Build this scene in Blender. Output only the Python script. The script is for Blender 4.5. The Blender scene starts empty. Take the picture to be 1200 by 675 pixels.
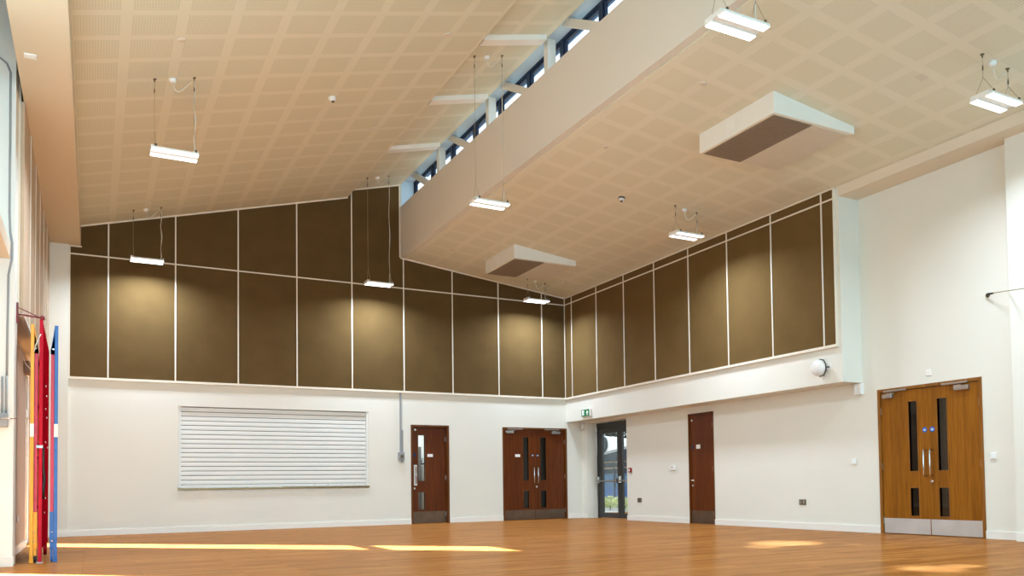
import bpy, bmesh, math, random
from mathutils import Vector
random.seed(7)
PI = math.pi
scene = bpy.context.scene
COL = scene.collection

# ------------------------------------------------------------------ materials
def lin(c):
    return tuple((x / 12.92 if x <= 0.04045 else ((x + 0.055) / 1.055) ** 2.4) for x in (v / 255 for v in c))

class NT:
    def __init__(s, name):
        s.m = bpy.data.materials.new(name); s.m.use_nodes = True
        s.t = s.m.node_tree; s.b = s.t.nodes['Principled BSDF']; s.o = s.t.nodes['Material Output']
    def n(s, typ, **kw):
        nd = s.t.nodes.new(typ)
        for k, v in kw.items(): setattr(nd, k, v)
        return nd
    def l(s, a, b): s.t.links.new(a, b)
    def math(s, op, a, b=None, clamp=False):
        nd = s.n('ShaderNodeMath', operation=op, use_clamp=clamp)
        for i, v in enumerate((a, b)):
            if v is None: continue
            if isinstance(v, (int, float)): nd.inputs[i].default_value = v
            else: s.l(v, nd.inputs[i])
        return nd.outputs[0]
    def coords(s, scale=(1, 1, 1)):
        tc = s.n('ShaderNodeTexCoord'); mp = s.n('ShaderNodeMapping')
        mp.inputs['Scale'].default_value = scale
        s.l(tc.outputs['Object'], mp.inputs['Vector'])
        return mp.outputs['Vector']
    def noise(s, vec, scale=5, detail=3, rough=0.5):
        nd = s.n('ShaderNodeTexNoise'); nd.inputs['Scale'].default_value = scale
        nd.inputs['Detail'].default_value = detail; nd.inputs['Roughness'].default_value = rough
        s.l(vec, nd.inputs['Vector']); return nd.outputs[0]
    def ramp(s, fac, stops):
        nd = s.n('ShaderNodeValToRGB'); e = nd.color_ramp.elements
        while len(e) < len(stops): e.new(0.5)
        for i, (p, c) in enumerate(stops):
            e[i].position = p; e[i].color = (*c, 1)
        s.l(fac, nd.inputs[0]); return nd.outputs[0]
    def mix(s, fac, a, b, blend='MIX'):
        nd = s.n('ShaderNodeMix', data_type='RGBA', blend_type=blend)
        for i, v in ((0, fac), (6, a), (7, b)):
            if isinstance(v, (int, float)): nd.inputs[i].default_value = v
            elif isinstance(v, tuple): nd.inputs[i].default_value = (*v, 1)
            else: s.l(v, nd.inputs[i])
        return nd.outputs[2]
    def bump(s, h, strength=0.2, dist=0.01):
        nd = s.n('ShaderNodeBump'); nd.inputs['Strength'].default_value = strength
        nd.inputs['Distance'].default_value = dist
        s.l(h, nd.inputs['Height']); s.l(nd.outputs[0], s.b.inputs['Normal'])
    def set(s, rough=None, metal=None, spec=None, coat=None):
        for k, v in (('Roughness', rough), ('Metallic', metal), ('Specular IOR Level', spec), ('Coat Weight', coat)):
            if v is not None: s.b.inputs[k].default_value = v

def plain(name, rgb, rough=0.5, metal=0.0, spec=0.4, var=0.04, nscale=6, bump=0.0):
    k = NT(name); c = lin(rgb)
    f = k.noise(k.coords(), nscale, 3)
    lo = tuple(x * (1 - var) for x in c); hi = tuple(min(1, x * (1 + var)) for x in c)
    k.l(k.ramp(f, [(0.3, lo), (0.7, hi)]), k.b.inputs['Base Color'])
    k.set(rough, metal, spec)
    if bump: k.bump(k.noise(k.coords(), 120, 2), bump, 0.002)
    return k.m

def emit(name, rgb, strength):
    k = NT(name); k.b.inputs['Base Color'].default_value = (*rgb, 1)
    k.b.inputs['Emission Color'].default_value = (*rgb, 1)
    k.b.inputs['Emission Strength'].default_value = strength
    return k.m

def glass(name, tint, refl=0.06):
    k = NT(name); k.t.nodes.remove(k.b)
    tr = k.n('ShaderNodeBsdfTransparent'); tr.inputs[0].default_value = (*tint, 1)
    gl = k.n('ShaderNodeBsdfGlossy'); gl.inputs['Roughness'].default_value = 0.02
    lw = k.n('ShaderNodeLayerWeight'); lw.inputs['Blend'].default_value = 0.25
    f = k.math('ADD', k.math('MULTIPLY', lw.outputs['Fresnel'], 0.22), refl * 0.6, True)
    mx = k.n('ShaderNodeMixShader'); k.l(f, mx.inputs[0]); k.l(tr.outputs[0], mx.inputs[1]); k.l(gl.outputs[0], mx.inputs[2])
    k.l(mx.outputs[0], k.o.inputs['Surface']); return k.m

def wood(name, dark, mid, light, rough=0.35):
    k = NT(name)
    g1 = k.noise(k.coords((9, 9, 0.55)), 3.0, 5, 0.6)
    g2 = k.noise(k.coords((90, 90, 2.2)), 2.0, 3, 0.6)
    # cathedral figure: distorted bands
    wv = k.n('ShaderNodeTexWave', wave_type='BANDS', bands_direction='X'); wv.inputs['Scale'].default_value = 6
    wv.inputs['Distortion'].default_value = 9; wv.inputs['Detail'].default_value = 3; wv.inputs['Detail Scale'].default_value = 0.6
    k.l(k.coords((1.5, 1.5, 0.22)), wv.inputs['Vector'])
    f = k.math('ADD', k.math('MULTIPLY', g1, 0.62), k.math('ADD', k.math('MULTIPLY', g2, 0.32), k.math('MULTIPLY', wv.outputs['Fac'], 0.06)))
    c = k.ramp(f, [(0.3, lin(dark)), (0.5, lin(mid)), (0.72, lin(light))])
    # veneer leaves, each of slightly different tone
    sx = k.n('ShaderNodeSeparateXYZ'); k.l(k.coords((4.6, 1, 1)), sx.inputs[0])
    wn = k.n('ShaderNodeTexWhiteNoise', noise_dimensions='1D'); k.l(k.math('FLOOR', sx.outputs[0]), wn.inputs['W'])
    tone = k.math('ADD', k.math('MULTIPLY', wn.outputs[0], 0.22), 0.89)
    c2 = k.mix(1.0, c, k.ramp(tone, [(0.0, (0, 0, 0)), (1.0, (1, 1, 1))]), 'MULTIPLY')
    k.l(c2, k.b.inputs['Base Color']); k.set(rough, 0, 0.22)
    return k.m

def ceiling_mat(name, cell, band, x0, px, y0, py, hw):
    """perforated acoustic plaster board: square perforated fields between plain bands"""
    k = NT(name)
    sp = k.n('ShaderNodeSeparateXYZ'); k.l(k.coords(), sp.inputs[0])
    def dist(v, o, p):   # distance to the nearest band centre
        u = k.math('FRACT', k.math('DIVIDE', k.math('SUBTRACT', v, o), p))
        return k.math('MULTIPLY', k.math('MINIMUM', u, k.math('SUBTRACT', 1.0, u)), p)
    d = k.math('MINIMUM', dist(sp.outputs[0], x0, px), dist(sp.outputs[1], y0, py))
    field = k.math('GREATER_THAN', d, hw)
    P = 0.0272
    def cen(v):
        u = k.math('SUBTRACT', k.math('FRACT', k.math('DIVIDE', v, P)), 0.5)
        return k.math('MULTIPLY', u, u)
    r = k.math('SQRT', k.math('ADD', cen(sp.outputs[0]), cen(sp.outputs[1])))
    hole = k.math('MULTIPLY', k.math('LESS_THAN', r, 0.27), field)
    mot = k.noise(k.coords(), 0.9, 2)
    c = k.mix(field, lin(band), lin(cell))
    c = k.mix(k.math('MULTIPLY', hole, 0.24), c, lin((124, 108, 80)))
    c = k.mix(k.math('MULTIPLY', mot, 0.10), c, lin((205, 185, 145)))
    k.l(c, k.b.inputs['Base Color']); k.set(0.85, 0, 0.15)
    return k.m

M = {}
M['white_wall'] = plain('white_paint', (229, 226, 214), 0.65, spec=0.25, var=0.012, nscale=1.2, bump=0.06)
M['white_trim'] = plain('white_gloss', (236, 233, 224), 0.4, var=0.01)
M['soffit'] = plain('sky_lit_soffit', (196, 218, 236), 0.6, var=0.01)  # white surfaces coloured pale blue for the sky light on them
M['bulkhead'] = plain('bulkhead_paint', (216, 202, 176), 0.7, spec=0.2, var=0.012, nscale=1)
M['fascia'] = plain('fascia_paint', (226, 220, 208), 0.7, spec=0.2, var=0.012, nscale=1)
M['cream'] = plain('cream_paint', (228, 215, 194), 0.7, spec=0.2, var=0.012, nscale=1)
M['tan_wall'] = plain('tan_wall', (176, 146, 126), 0.5, spec=0.35, var=0.06, nscale=2)
M['tan_panel'] = plain('tan_fabric', (196, 172, 146), 0.8, spec=0.2, var=0.03)
M['batten'] = plain('batten_white', (232, 222, 204), 0.5, var=0.01)
M['plastic'] = plain('white_plastic', (238, 236, 230), 0.35, var=0.01)
M['plastic_grey'] = plain('grey_plastic', (150, 150, 150), 0.4, var=0.02)
M['locker'] = plain('locker_grey', (98, 96, 92), 0.45, var=0.03)
M['black'] = plain('black_plastic', (24, 23, 22), 0.4, var=0.05)
M['steel'] = plain('brushed_steel', (178, 174, 168), 0.32, metal=0.9, var=0.06, nscale=14)
M['steel_dk'] = plain('steel_hook', (110, 98, 80), 0.45, metal=0.6, var=0.1)
M['kick_dark'] = plain('kick_steel_dark_reflection', (112, 96, 82), 0.3, metal=0.8, var=0.12, nscale=5)  # reflection of the dark floor put into the steel colour
M['kick'] = plain('bright_kick_plate', (206, 206, 204), 0.3, metal=0.45, var=0.08, nscale=3)
M['chrome'] = plain('chrome', (214, 212, 208), 0.16, metal=1.0, var=0.02)
M['blue_sign'] = plain('blue_sign', (22, 98, 188), 0.35, var=0.03)
M['navy_sign'] = plain('navy_sign', (26, 38, 74), 0.35, var=0.03)
M['green'] = plain('sign_green', (8, 120, 62), 0.4, var=0.03)
M['sign_white'] = plain('sign_white', (240, 245, 240), 0.4, var=0.0)
M['red_plastic'] = plain('red_call_point', (150, 30, 24), 0.4, var=0.04)
M['grey_metal'] = plain('anthracite_frame', (62, 62, 60), 0.4, metal=0.2, var=0.03)
M['navy_frame'] = plain('clerestory_frame', (34, 48, 74), 0.4, metal=0.2, var=0.04)
M['eave'] = plain('eave_blue', (40, 92, 150), 0.5, var=0.05)
M['sill_metal'] = plain('sill_metal', (128, 104, 74), 0.25, metal=0.8, var=0.12, nscale=3)
M['grille'] = plain('grille_dark', (150, 134, 116), 0.6, metal=0.2, var=0.1, nscale=40)
M['cassette_panel'] = plain('cassette_panel', (216, 206, 188), 0.5, var=0.02)
M['cable'] = plain('white_cable', (226, 220, 206), 0.5, var=0.02)
M['wire'] = plain('steel_wire', (172, 154, 122), 0.4, metal=0.5, var=0.05)
M['lamp'] = emit('led_diffuser', (0.97, 0.99, 1.0), 4.5)
M['orange'] = plain('orange_enamel', (244, 168, 36), 0.35, var=0.06)
M['blue'] = plain('blue_enamel', (38, 98, 168), 0.35, var=0.06)
M['red_light'] = plain('rose_enamel', (200, 56, 80), 0.4, var=0.05)
M['red'] = plain('red_enamel', (186, 24, 46), 0.5, spec=0.1, var=0.06)
M['red_dk'] = plain('deep_red_board', (140, 8, 22), 0.6, spec=0.0, var=0.08)
M['rust'] = plain('dark_red_bracket', (120, 40, 42), 0.45, var=0.06)
M['brown_block'] = plain('brown_block', (128, 96, 74), 0.6, var=0.08)
M['rubber'] = plain('castor_rubber', (40, 36, 36), 0.5, var=0.05)
M['shutter'] = plain('shutter_white', (232, 232, 226), 0.38, var=0.01, nscale=3)
M['shutter_line'] = plain('shutter_joint', (84, 68, 50), 0.6, var=0.05)
M['concrete'] = plain('pale_paving', (190, 188, 182), 0.8, var=0.06, nscale=4)
M['canopy'] = plain('white_canopy', (250, 250, 250), 0.6, var=0.01)
M['fence_blue'] = plain('blue_hoarding', (64, 104, 138), 0.6, var=0.08)
M['fence_dark'] = plain('dark_teal_panel', (20, 44, 58), 0.6, var=0.12)
M['leaf'] = plain('leaf_green', (44, 70, 40), 0.7, var=0.5, nscale=12)
M['leaf_light'] = plain('leaf_yellow_green', (206, 210, 140), 0.7, var=0.3, nscale=22)  # bright light on the shrubs put into the leaf colour
M['bark'] = plain('bark', (70, 56, 44), 0.9, var=0.2)
M['corridor'] = plain('corridor_paint', (190, 184, 172), 0.7, var=0.02)
M['corridor_dark'] = plain('corridor_shade', (96, 92, 84), 0.7, var=0.03)
M['glass'] = glass('window_glass', (0.92, 0.95, 0.95), 0.03)
M['glass_door'] = glass('vision_glass', (0.5, 0.5, 0.48), 0.05)
M['glass_blue'] = glass('clerestory_glass', (0.93, 0.97, 1.0), 0.02)
M['door'] = wood('oak_veneer', (114, 64, 8), (142, 86, 14), (166, 106, 26))
M['door_dark'] = wood('oak_veneer_shaded', (72, 30, 2), (94, 42, 3), (114, 55, 8))  # same oak darkened in its colour for the dimmer light there
M['frame_shaded'] = wood('oak_frame_shaded', (78, 38, 8), (100, 54, 14), (118, 68, 22))  # frame oak darkened likewise to carry the dimmer light
M['door_frame'] = wood('oak_frame', (110, 64, 20), (140, 88, 32), (164, 108, 46))

# fabric acoustic panels
def fabric(name, a, b):
    k = NT(name)
    f1 = k.noise(k.coords(), 260, 2); f2 = k.noise(k.coords(), 2.5, 3)
    f = k.math('ADD', k.math('MULTIPLY', f1, 0.6), k.math('MULTIPLY', f2, 0.4))
    k.l(k.ramp(f, [(0.3, lin(a)), (0.7, lin(b))]), k.b.inputs['Base Color'])
    k.set(0.95, 0, 0.1); k.bump(f1, 0.25, 0.002); return k.m
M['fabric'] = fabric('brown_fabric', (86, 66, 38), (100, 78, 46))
M['fabric_lit'] = fabric('brown_fabric_lit', (99, 77, 44), (113, 89, 53))  # lighter copy of the brown fabric, daylight on the right wall painted in

# sports floor: fine oak strips with a satin lacquer
k = NT('oak_sports_floor')
br = k.n('ShaderNodeTexBrick'); br.offset = 0.37; br.squash = 1.0
br.inputs['Scale'].default_value = 1.0; br.inputs['Brick Width'].default_value = 1.35; br.inputs['Row Height'].default_value = 0.085
br.inputs['Mortar Size'].default_value = 0.0025; br.inputs['Mortar Smooth'].default_value = 0.2
br.inputs['Color1'].default_value = (*lin((180, 120, 58)), 1); br.inputs['Color2'].default_value = (*lin((155, 96, 40)), 1)
br.inputs['Mortar'].default_value = (*lin((120, 66, 28)), 1)
k.l(k.coords(), br.inputs['Vector'])
g = k.noise(k.coords((1.2, 26, 1)), 2.2, 5, 0.65); g2 = k.noise(k.coords((1.6, 4.0, 1)), 1.1, 3)
gr = k.ramp(g, [(0.25, (0.66, 0.62, 0.58)), (0.75, (1.14, 1.14, 1.14))])
c = k.mix(1.0, br.outputs['Color'], gr, 'MULTIPLY')
c = k.mix(1.0, c, k.ramp(g2, [(0.3, (0.86, 0.84, 0.82)), (0.7, (1.12, 1.12, 1.12))]), 'MULTIPLY')
k.t.nodes.remove(k.b)
df = k.n('ShaderNodeBsdfDiffuse'); k.l(c, df.inputs['Color'])
gl = k.n('ShaderNodeBsdfGlossy'); gl.inputs['Color'].default_value = (1.0, 0.93, 0.84, 1)
k.l(k.math('ADD', k.math('MULTIPLY', g, 0.10), 0.17), gl.inputs['Roughness'])
bp = k.n('ShaderNodeBump'); bp.inputs['Strength'].default_value = 0.05; bp.inputs['Distance'].default_value = 0.003
k.l(g, bp.inputs['Height']); k.l(bp.outputs[0], gl.inputs['Normal'])
lw = k.n('ShaderNodeLayerWeight'); lw.inputs['Blend'].default_value = 0.5
fac = k.math('ADD', k.math('MULTIPLY', k.math('POWER', lw.outputs['Facing'], 3.0), 0.17), 0.03)
mx = k.n('ShaderNodeMixShader'); k.l(fac, mx.inputs[0]); k.l(df.outputs[0], mx.inputs[1]); k.l(gl.outputs[0], mx.inputs[2])
k.l(mx.outputs[0], k.o.inputs['Surface']); M['floor'] = k.m

M['ceil_l'] = ceiling_mat('perforated_ceiling_left', (216, 213, 190), (221, 217, 196), -9.575, 0.545, -5.055, 0.557, 0.052)
M['ceil_r'] = ceiling_mat('perforated_ceiling_right', (228, 224, 202), (231, 226, 206), -2.29, 0.5425, -11.32, 0.555, 0.064)

# ------------------------------------------------------------------ mesh builder
class MB:
    def __init__(s): s.v = []; s.f = []; s.sm = []
    def add(s, vs, fs, smooth=False):
        o = len(s.v); s.v += [tuple(v) for v in vs]
        for f in fs: s.f.append(tuple(i + o for i in f)); s.sm.append(smooth)
        return s
    def box(s, x0, x1, y0, y1, z0, z1):
        x0, x1 = sorted((x0, x1)); y0, y1 = sorted((y0, y1)); z0, z1 = sorted((z0, z1))
        v = [(x, y, z) for z in (z0, z1) for y in (y0, y1) for x in (x0, x1)]
        return s.add(v, [(0, 2, 3, 1), (4, 5, 7, 6), (0, 1, 5, 4), (2, 6, 7, 3), (0, 4, 6, 2), (1, 3, 7, 5)])
    def prism(s, poly, ax, a, b):
        """poly: 2-D points in the plane across axis ax, extruded from a to b"""
        def P(p, t): return {'x': (t, p[0], p[1]), 'y': (p[0], t, p[1]), 'z': (p[0], p[1], t)}[ax]
        n = len(poly); v = [P(p, a) for p in poly] + [P(p, b) for p in poly]
        fs = [tuple(range(n)), tuple(range(2 * n - 1, n - 1, -1))]
        fs += [(i, i + n, (i + 1) % n + n, (i + 1) % n) for i in range(n)]
        return s.add(v, fs)
    def holes(s, x0, x1, z0, z1, hs, y0, y1):
        """slab in XZ with rectangular holes (x0,x1,z0,z1)"""
        xs = sorted({x0, x1, *[t for h in hs for t in h[:2] if x0 < t < x1]})
        zs = sorted({z0, z1, *[t for h in hs for t in h[2:] if z0 < t < z1]})
        inside = lambda x, z: any(h[0] < x < h[1] and h[2] < z < h[3] for h in hs)
        cells = [[not inside((xs[i] + xs[i + 1]) / 2, (zs[j] + zs[j + 1]) / 2) for j in range(len(zs) - 1)] for i in range(len(xs) - 1)]
        vid = {}
        def V(i, j, y):
            if (i, j, y) not in vid: vid[(i, j, y)] = len(s.v); s.v.append((xs[i], y, zs[j]))
            return vid[(i, j, y)]
        def F(*a): s.f.append(a); s.sm.append(False)
        C = lambda i, j: 0 <= i < len(xs) - 1 and 0 <= j < len(zs) - 1 and cells[i][j]
        for i in range(len(xs) - 1):
            for j in range(len(zs) - 1):
                if not cells[i][j]: continue
                F(V(i, j, y0), V(i + 1, j, y0), V(i + 1, j + 1, y0), V(i, j + 1, y0))
                F(V(i, j, y1), V(i, j + 1, y1), V(i + 1, j + 1, y1), V(i + 1, j, y1))
                if not C(i - 1, j): F(V(i, j, y0), V(i, j + 1, y0), V(i, j + 1, y1), V(i, j, y1))
                if not C(i + 1, j): F(V(i + 1, j, y0), V(i + 1, j, y1), V(i + 1, j + 1, y1), V(i + 1, j + 1, y0))
                if not C(i, j - 1): F(V(i, j, y0), V(i, j, y1), V(i + 1, j, y1), V(i + 1, j, y0))
                if not C(i, j + 1): F(V(i, j + 1, y0), V(i + 1, j + 1, y0), V(i + 1, j + 1, y1), V(i, j + 1, y1))
        return s
    def tube(s, pts, r, n=8, caps=True):
        pts = [Vector(p) for p in pts]; rings = []
        up = None
        for i, p in enumerate(pts):
            d = (pts[min(i + 1, len(pts) - 1)] - pts[max(i - 1, 0)]).normalized()
            if up is None: up = Vector((0, 0, 1)) if abs(d.z) < 0.9 else Vector((1, 0, 0))
            a = d.cross(up).normalized(); b = a.cross(d).normalized(); up = b
            rr = r[i] if isinstance(r, (list, tuple)) else r
            rings.append([p + a * (rr * math.cos(2 * PI * j / n)) + b * (rr * math.sin(2 * PI * j / n)) for j in range(n)])
        v = [q for R_ in rings for q in R_]; fs = []
        for i in range(len(pts) - 1):
            for j in range(n):
                k2 = (j + 1) % n
                fs.append((i * n + j, i * n + k2, (i + 1) * n + k2, (i + 1) * n + j))
        s.add(v, fs, True)
        if caps:
            s.add([], []); o = len(s.v) - len(v)
            s.f.append(tuple(o + j for j in range(n))[::-1]); s.sm.append(False)
            s.f.append(tuple(o + (len(pts) - 1) * n + j for j in range(n))); s.sm.append(False)
        return s
    def lathe(s, prof, c=(0, 0, 0), ax='z', n=20):
        """prof: (radius, height) pairs, spun round axis ax through c"""
        v = []
        for r, h in prof:
            for j in range(n):
                a, b = r * math.cos(2 * PI * j / n), r * math.sin(2 * PI * j / n)
                q = {'z': (a, b, h), 'y': (a, h, b), 'x': (h, a, b)}[ax]
                v.append((c[0] + q[0], c[1] + q[1], c[2] + q[2]))
        fs = []
        for i in range(len(prof) - 1):
            for j in range(n):
                fs.append((i * n + j, i * n + (j + 1) % n, (i + 1) * n + (j + 1) % n, (i + 1) * n + j))
        o = len(s.v); s.add(v, fs, True)
        s.f.append(tuple(o + j for j in range(n))); s.sm.append(False)
        s.f.append(tuple(o + (len(prof) - 1) * n + j for j in range(n))); s.sm.append(False)
        return s
    def build(s, name, mat, parent=None, bevel=0.0):
        me = bpy.data.meshes.new(name); me.from_pydata(s.v, [], s.f)
        for p, t in zip(me.polygons, s.sm): p.use_smooth = t
        bm = bmesh.new(); bm.from_mesh(me)
        bmesh.ops.remove_doubles(bm, verts=bm.verts, dist=1e-6)
        bmesh.ops.recalc_face_normals(bm, faces=bm.faces); bm.to_mesh(me); bm.free()
        me.materials.append(M[mat] if isinstance(mat, str) else mat)
        o = bpy.data.objects.new(name, me); COL.objects.link(o)
        if parent: o.parent = parent
        if bevel:
            b = o.modifiers.new('edge', 'BEVEL'); b.width = bevel; b.segments = 2; b.limit_method = 'ANGLE'
        return o

def tag(o, label=None, cat=None, group=None, kind=None):
    for k_, v in (('label', label), ('category', cat), ('group', group), ('kind', kind)):
        if v: o[k_] = v
    return o
def empty(name, loc, rz=0, parent=None):
    o = bpy.data.objects.new(name, None); COL.objects.link(o); o.location = loc; o.rotation_euler = (0, 0, rz)
    o.empty_display_size = 0.1
    if parent: o.parent = parent
    return o
def thing(name, label, cat, loc=(0, 0, 0), rz=0, group=None):
    return tag(empty(name, loc, rz), label, cat, group)
def struct(mb, name, mat, label, cat, bevel=0.0):
    return tag(mb.build(name, mat, None, bevel), label, cat, kind='structure')
BACK, RIGHT, LEFT = 0.0, -PI / 2, PI / 2      # local x to the right as seen, local y into the wall

def lamp(name, kind, loc, rot, energy, color=(1, 1, 1), **kw):
    d = bpy.data.lights.new(name, kind); d.energy = energy; d.color = color
    for k_, v_ in kw.items(): setattr(d, k_, v_)
    o = bpy.data.objects.new(name, d); COL.objects.link(o); o.location = loc; o.rotation_euler = rot
    return o
def aim(o, d): o.rotation_euler = Vector(d).to_track_quat('-Z', 'Y').to_euler()

# ------------------------------------------------------------------ room dimensions (metres; back right corner is the origin)
XR = 0.422                  # recessed lower right wall
ZB, ZR, ZC = 2.86, 5.102, 5.275
YE = -8.5475
YF = -24.0                  # front end of the hall, behind the camera
zL = lambda x: 8.29711 + 0.264147 * x
zU = lambda x: 8.43376 + 0.260577 * x
zRt = lambda x: 5.2754 - 0.121507 * x
XLW, XLU = -10.73, -10.56   # left wall: lower and upper faces
XF = -4.087                 # clerestory fascia

# ------------------------------------------------------------------ floor and walls
struct(MB().box(-13.5, 4, YF, 3.0, -0.12, 0), 'floor', 'floor', 'glossy orange-brown wood strip floor of the hall', 'floor')

opn = [(-8.458, -4.80, 0.82, 2.40), (-3.874, -2.995, -1, 2.15), (-1.69, -0.004, -1, 2.145)]
struct(MB().holes(-11.0, XR, 0, ZB, opn, 0, 0.26), 'wall_back', 'white_wall', 'white lower back wall with shutter opening and wooden doors', 'wall')
up = [(-11.0, ZB), (0.8, ZB), (0.8, 5.28), (0, 5.29), (-3.7, 5.9), (-3.7, 7.62), (-4.1, 7.62), (-5.1, 7.35), (-11.0, 5.7)]
struct(MB().prism(up, 'y', 0, 0.26), 'wall_back_upper', 'cream', 'upper back wall behind the brown panels', 'wall')

# right wall, written in its own frame (x to the right as seen, y into the wall)
def right_frame(o): o.location = (XR, 0, 0); o.rotation_euler = (0, 0, RIGHT); return o
ropn = [(0.22, 1.95, -1, 2.262), (4.186, 4.966, -1, 2.162), (8.83, 10.54, -1, 2.15)]
w = MB().holes(-0.0, 24.0, 0, 5.35, ropn, 0, 0.28).build('wall_right', 'white_wall'); right_frame(w)
tag(w, 'white recessed right wall with glazed exit and wooden doors', 'wall', kind='structure')
struct(MB().box(0, XR, YE, 0, 2.2917, 5.27), 'wall_right_upper', 'white_wall', 'white projecting upper right wall and beam over the doors', 'wall')
struct(MB().prism([(0, 5.126), (XR, 5.126), (XR, 5.3), (0, 5.2754)], 'y', YF, YE), 'beam', 'cream', 'cream fascia beam along the top of the right recess', 'beam')
struct(MB().box(0.27, XR, YF, -11.06, 0, 5.126), 'pillar', 'white_wall', 'white flat pier at the right end of the right wall', 'pillar')

# left wall
lw = MB().holes(-6.3 - 0.0, 0.0, 0, 2.80, [(-2.80, -1.64, -1, 2.74)], 0, 0.24).build('wall_left', 'tan_wall')
lw.location = (XLW, 0, 0); lw.rotation_euler = (0, 0, LEFT)
tag(lw, 'plain tan lower left wall behind the climbing frames', 'wall', kind='structure')
struct(MB().box(-10.97, XLU - 0.035, -6.3, 0, 2.80, 6.6), 'wall_left_upper', 'cream', 'upper left wall carrying tan panels', 'wall')
struct(MB().box(-10.97, -10.615, -6.7, -6.3, 0, 6.6).box(-11.05, -10.9, -7.17, -6.7, 0, 6.6), 'pillar', 'white_trim', 'bright white pier at the left edge by the crank box', 'pillar')
struct(MB().box(-11.05, -10.9, -8.5, -7.17, 1.05, 6.6).box(-11.05, -10.9, YF, -8.5, 0, 6.6), 'wall_left_sun_block', 'white_wall', 'unseen white wall added to block sun in the left window bay', 'wall')  # unseen wall added over the glazed bay to limit incoming sun
struct(MB().box(-10.9, -10.655, YF, -6.7, 3.33, 3.49), 'trim_1', 'cream', 'cream ledge running from the left white pier', 'trim')
struct(MB().box(-11.05, XLU, YF, 0.0, 6.6, 6.75), 'ceiling_recess', 'cream', 'ceiling of the left window recess', 'ceiling')
struct(MB().box(-10.57, -10.08, YF, 0, 5.258, 6.6), 'beam', 'bulkhead', 'deep cream boxed beam running along the left wall top', 'beam')
struct(MB().box(-10.73, -10.262, -0.06, 0, 0, 5.258), 'pillar', 'white_wall', 'white pilaster in the back left corner', 'pillar')
struct(MB().box(-11.05, 0.8, YF - 0.2, YF, 0, 8), 'wall_front', 'white_wall', 'white end wall of the hall', 'wall')

# ceilings
struct(MB().prism([(-10.09, zL(-10.09)), (-5.221, zL(-5.221)), (-5.145, zU(-5.145)), (-5.145, 7.6), (-10.09, 6.6)], 'y', YF, 0), 'ceiling_left', 'ceil_l', 'sloping perforated cream ceiling of the high left roof', 'ceiling')
cu = struct(MB().prism([(-5.145, zU(-5.145)), (-4.06, zU(-4.06)), (-4.06, 7.5), (-3.70, 7.5), (-3.70, 7.60), (-4.1, 7.7), (-5.145, 7.7)], 'y', YF, 0), 'ceiling_top', 'ceil_l', 'raised strip of perforated ceiling beside the clerestory', 'ceiling')
struct(MB().prism([(-3.975, zRt(-3.975)), (XR + 0.3, zRt(XR + 0.3)), (XR + 0.3, 5.6), (-3.975, 6.0)], 'y', YF, 0), 'ceiling_right', 'ceil_r', 'lower perforated ceiling sloping down to the right wall', 'ceiling')
struct(MB().box(XF, -3.98, YF, 0, zRt(XF), 6.87), 'fascia', 'fascia', 'long cream fascia under the clerestory windows', 'fascia')
struct(MB().box(-3.98, -3.66, YF, 0, 6.55, 6.66), 'trim_2', 'white_trim', 'white inner sill of the clerestory', 'trim')
struct(MB().box(-3.67, -3.43, YF, 0, 7.655, 7.70), 'eave', 'eave', 'blue outer eave above the clerestory glass', 'eave')
struct(MB().box(-4.045, -3.765, YF, -0.002, 7.485, 7.4995), 'soffit', 'soffit', 'soffit strip tinted pale blue for sky light above the clerestory windows', 'soffit')
struct(MB().box(-4.055, -3.77, -0.012, -0.002, 6.67, 7.484), 'trim_0', 'soffit', 'white wall end tinted pale blue for sky light beside the first clerestory window', 'trim')
# white boxed rafter ends below the raised strip
for i, y in enumerate((-0.35, -2.5, -4.75, -6.85)):
    m = MB()
    x0, x1 = -5.13, -4.13
    v = [(x, yy, zU(x) - d) for d in (0.0, 0.075) for yy in (y - 0.09, y + 0.09) for x in (x0, x1)]
    m.add(v, [(0, 2, 3, 1), (4, 5, 7, 6), (0, 1, 5, 4), (2, 6, 7, 3), (0, 4, 6, 2), (1, 3, 7, 5)])
    if i: m.build('rafter_casing', 'white_trim', cu)

# clerestory truss
tr = thing('roof_truss', 'white steel truss of posts and slanting braces along the clerestory windows', 'truss', (-3.9, 0, 6.66))
py = [-2.10, -4.50, -6.66, -8.86]
for y in py: MB().box(-0.07, 0.07, y, y + 0.12, 0, 0.84).build('post', 'white_trim', tr)
for y0_ in [0.05] + py:
    y0_ -= 0.30; ln = 1.62
    z0 = 7.60 - 6.66
    MB().prism([(y0_, z0 - 0.075), (y0_, z0 + 0.06), (y0_ - ln, z0 + 0.06 - ln * 0.556), (y0_ - ln, z0 - 0.075 - ln * 0.556)], 'x', -0.03, 0.05).build('brace', 'fascia', tr)

# clerestory windows
for i in range(9):
    ya, yb = -1.12 * i - 0.0, -1.12 * (i + 1)
    wf = MB()
    def fr(m, a, b, z0, z1, w_, x0, x1):
        m.box(x0, x1, a - w_, a, z0, z1).box(x0, x1, b, b + w_, z0, z1).box(x0, x1, b + w_, a - w_, z0, z0 + w_).box(x0, x1, b + w_, a - w_, z1 - w_, z1)
    fr(wf, ya, yb, 6.66, 7.5, 0.05, -3.76, -3.68)
    o = struct(wf, 'window_%d' % (i + 1), 'navy_frame', 'dark framed clerestory window, %s along from the back wall' % ['first', 'second', 'third', 'fourth', 'fifth', 'sixth', 'seventh', 'eighth', 'ninth'][i], 'window')
    sb_ = MB(); fr(sb_, ya - 0.05, yb + 0.05, 6.71, 7.45, 0.04, -3.745, -3.70); sb_.build('sash', 'navy_frame', o)
    MB().box(-3.724, -3.720, ya - 0.085, yb + 0.085, 6.745, 7.415).build('pane', 'glass_blue', o)

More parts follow.
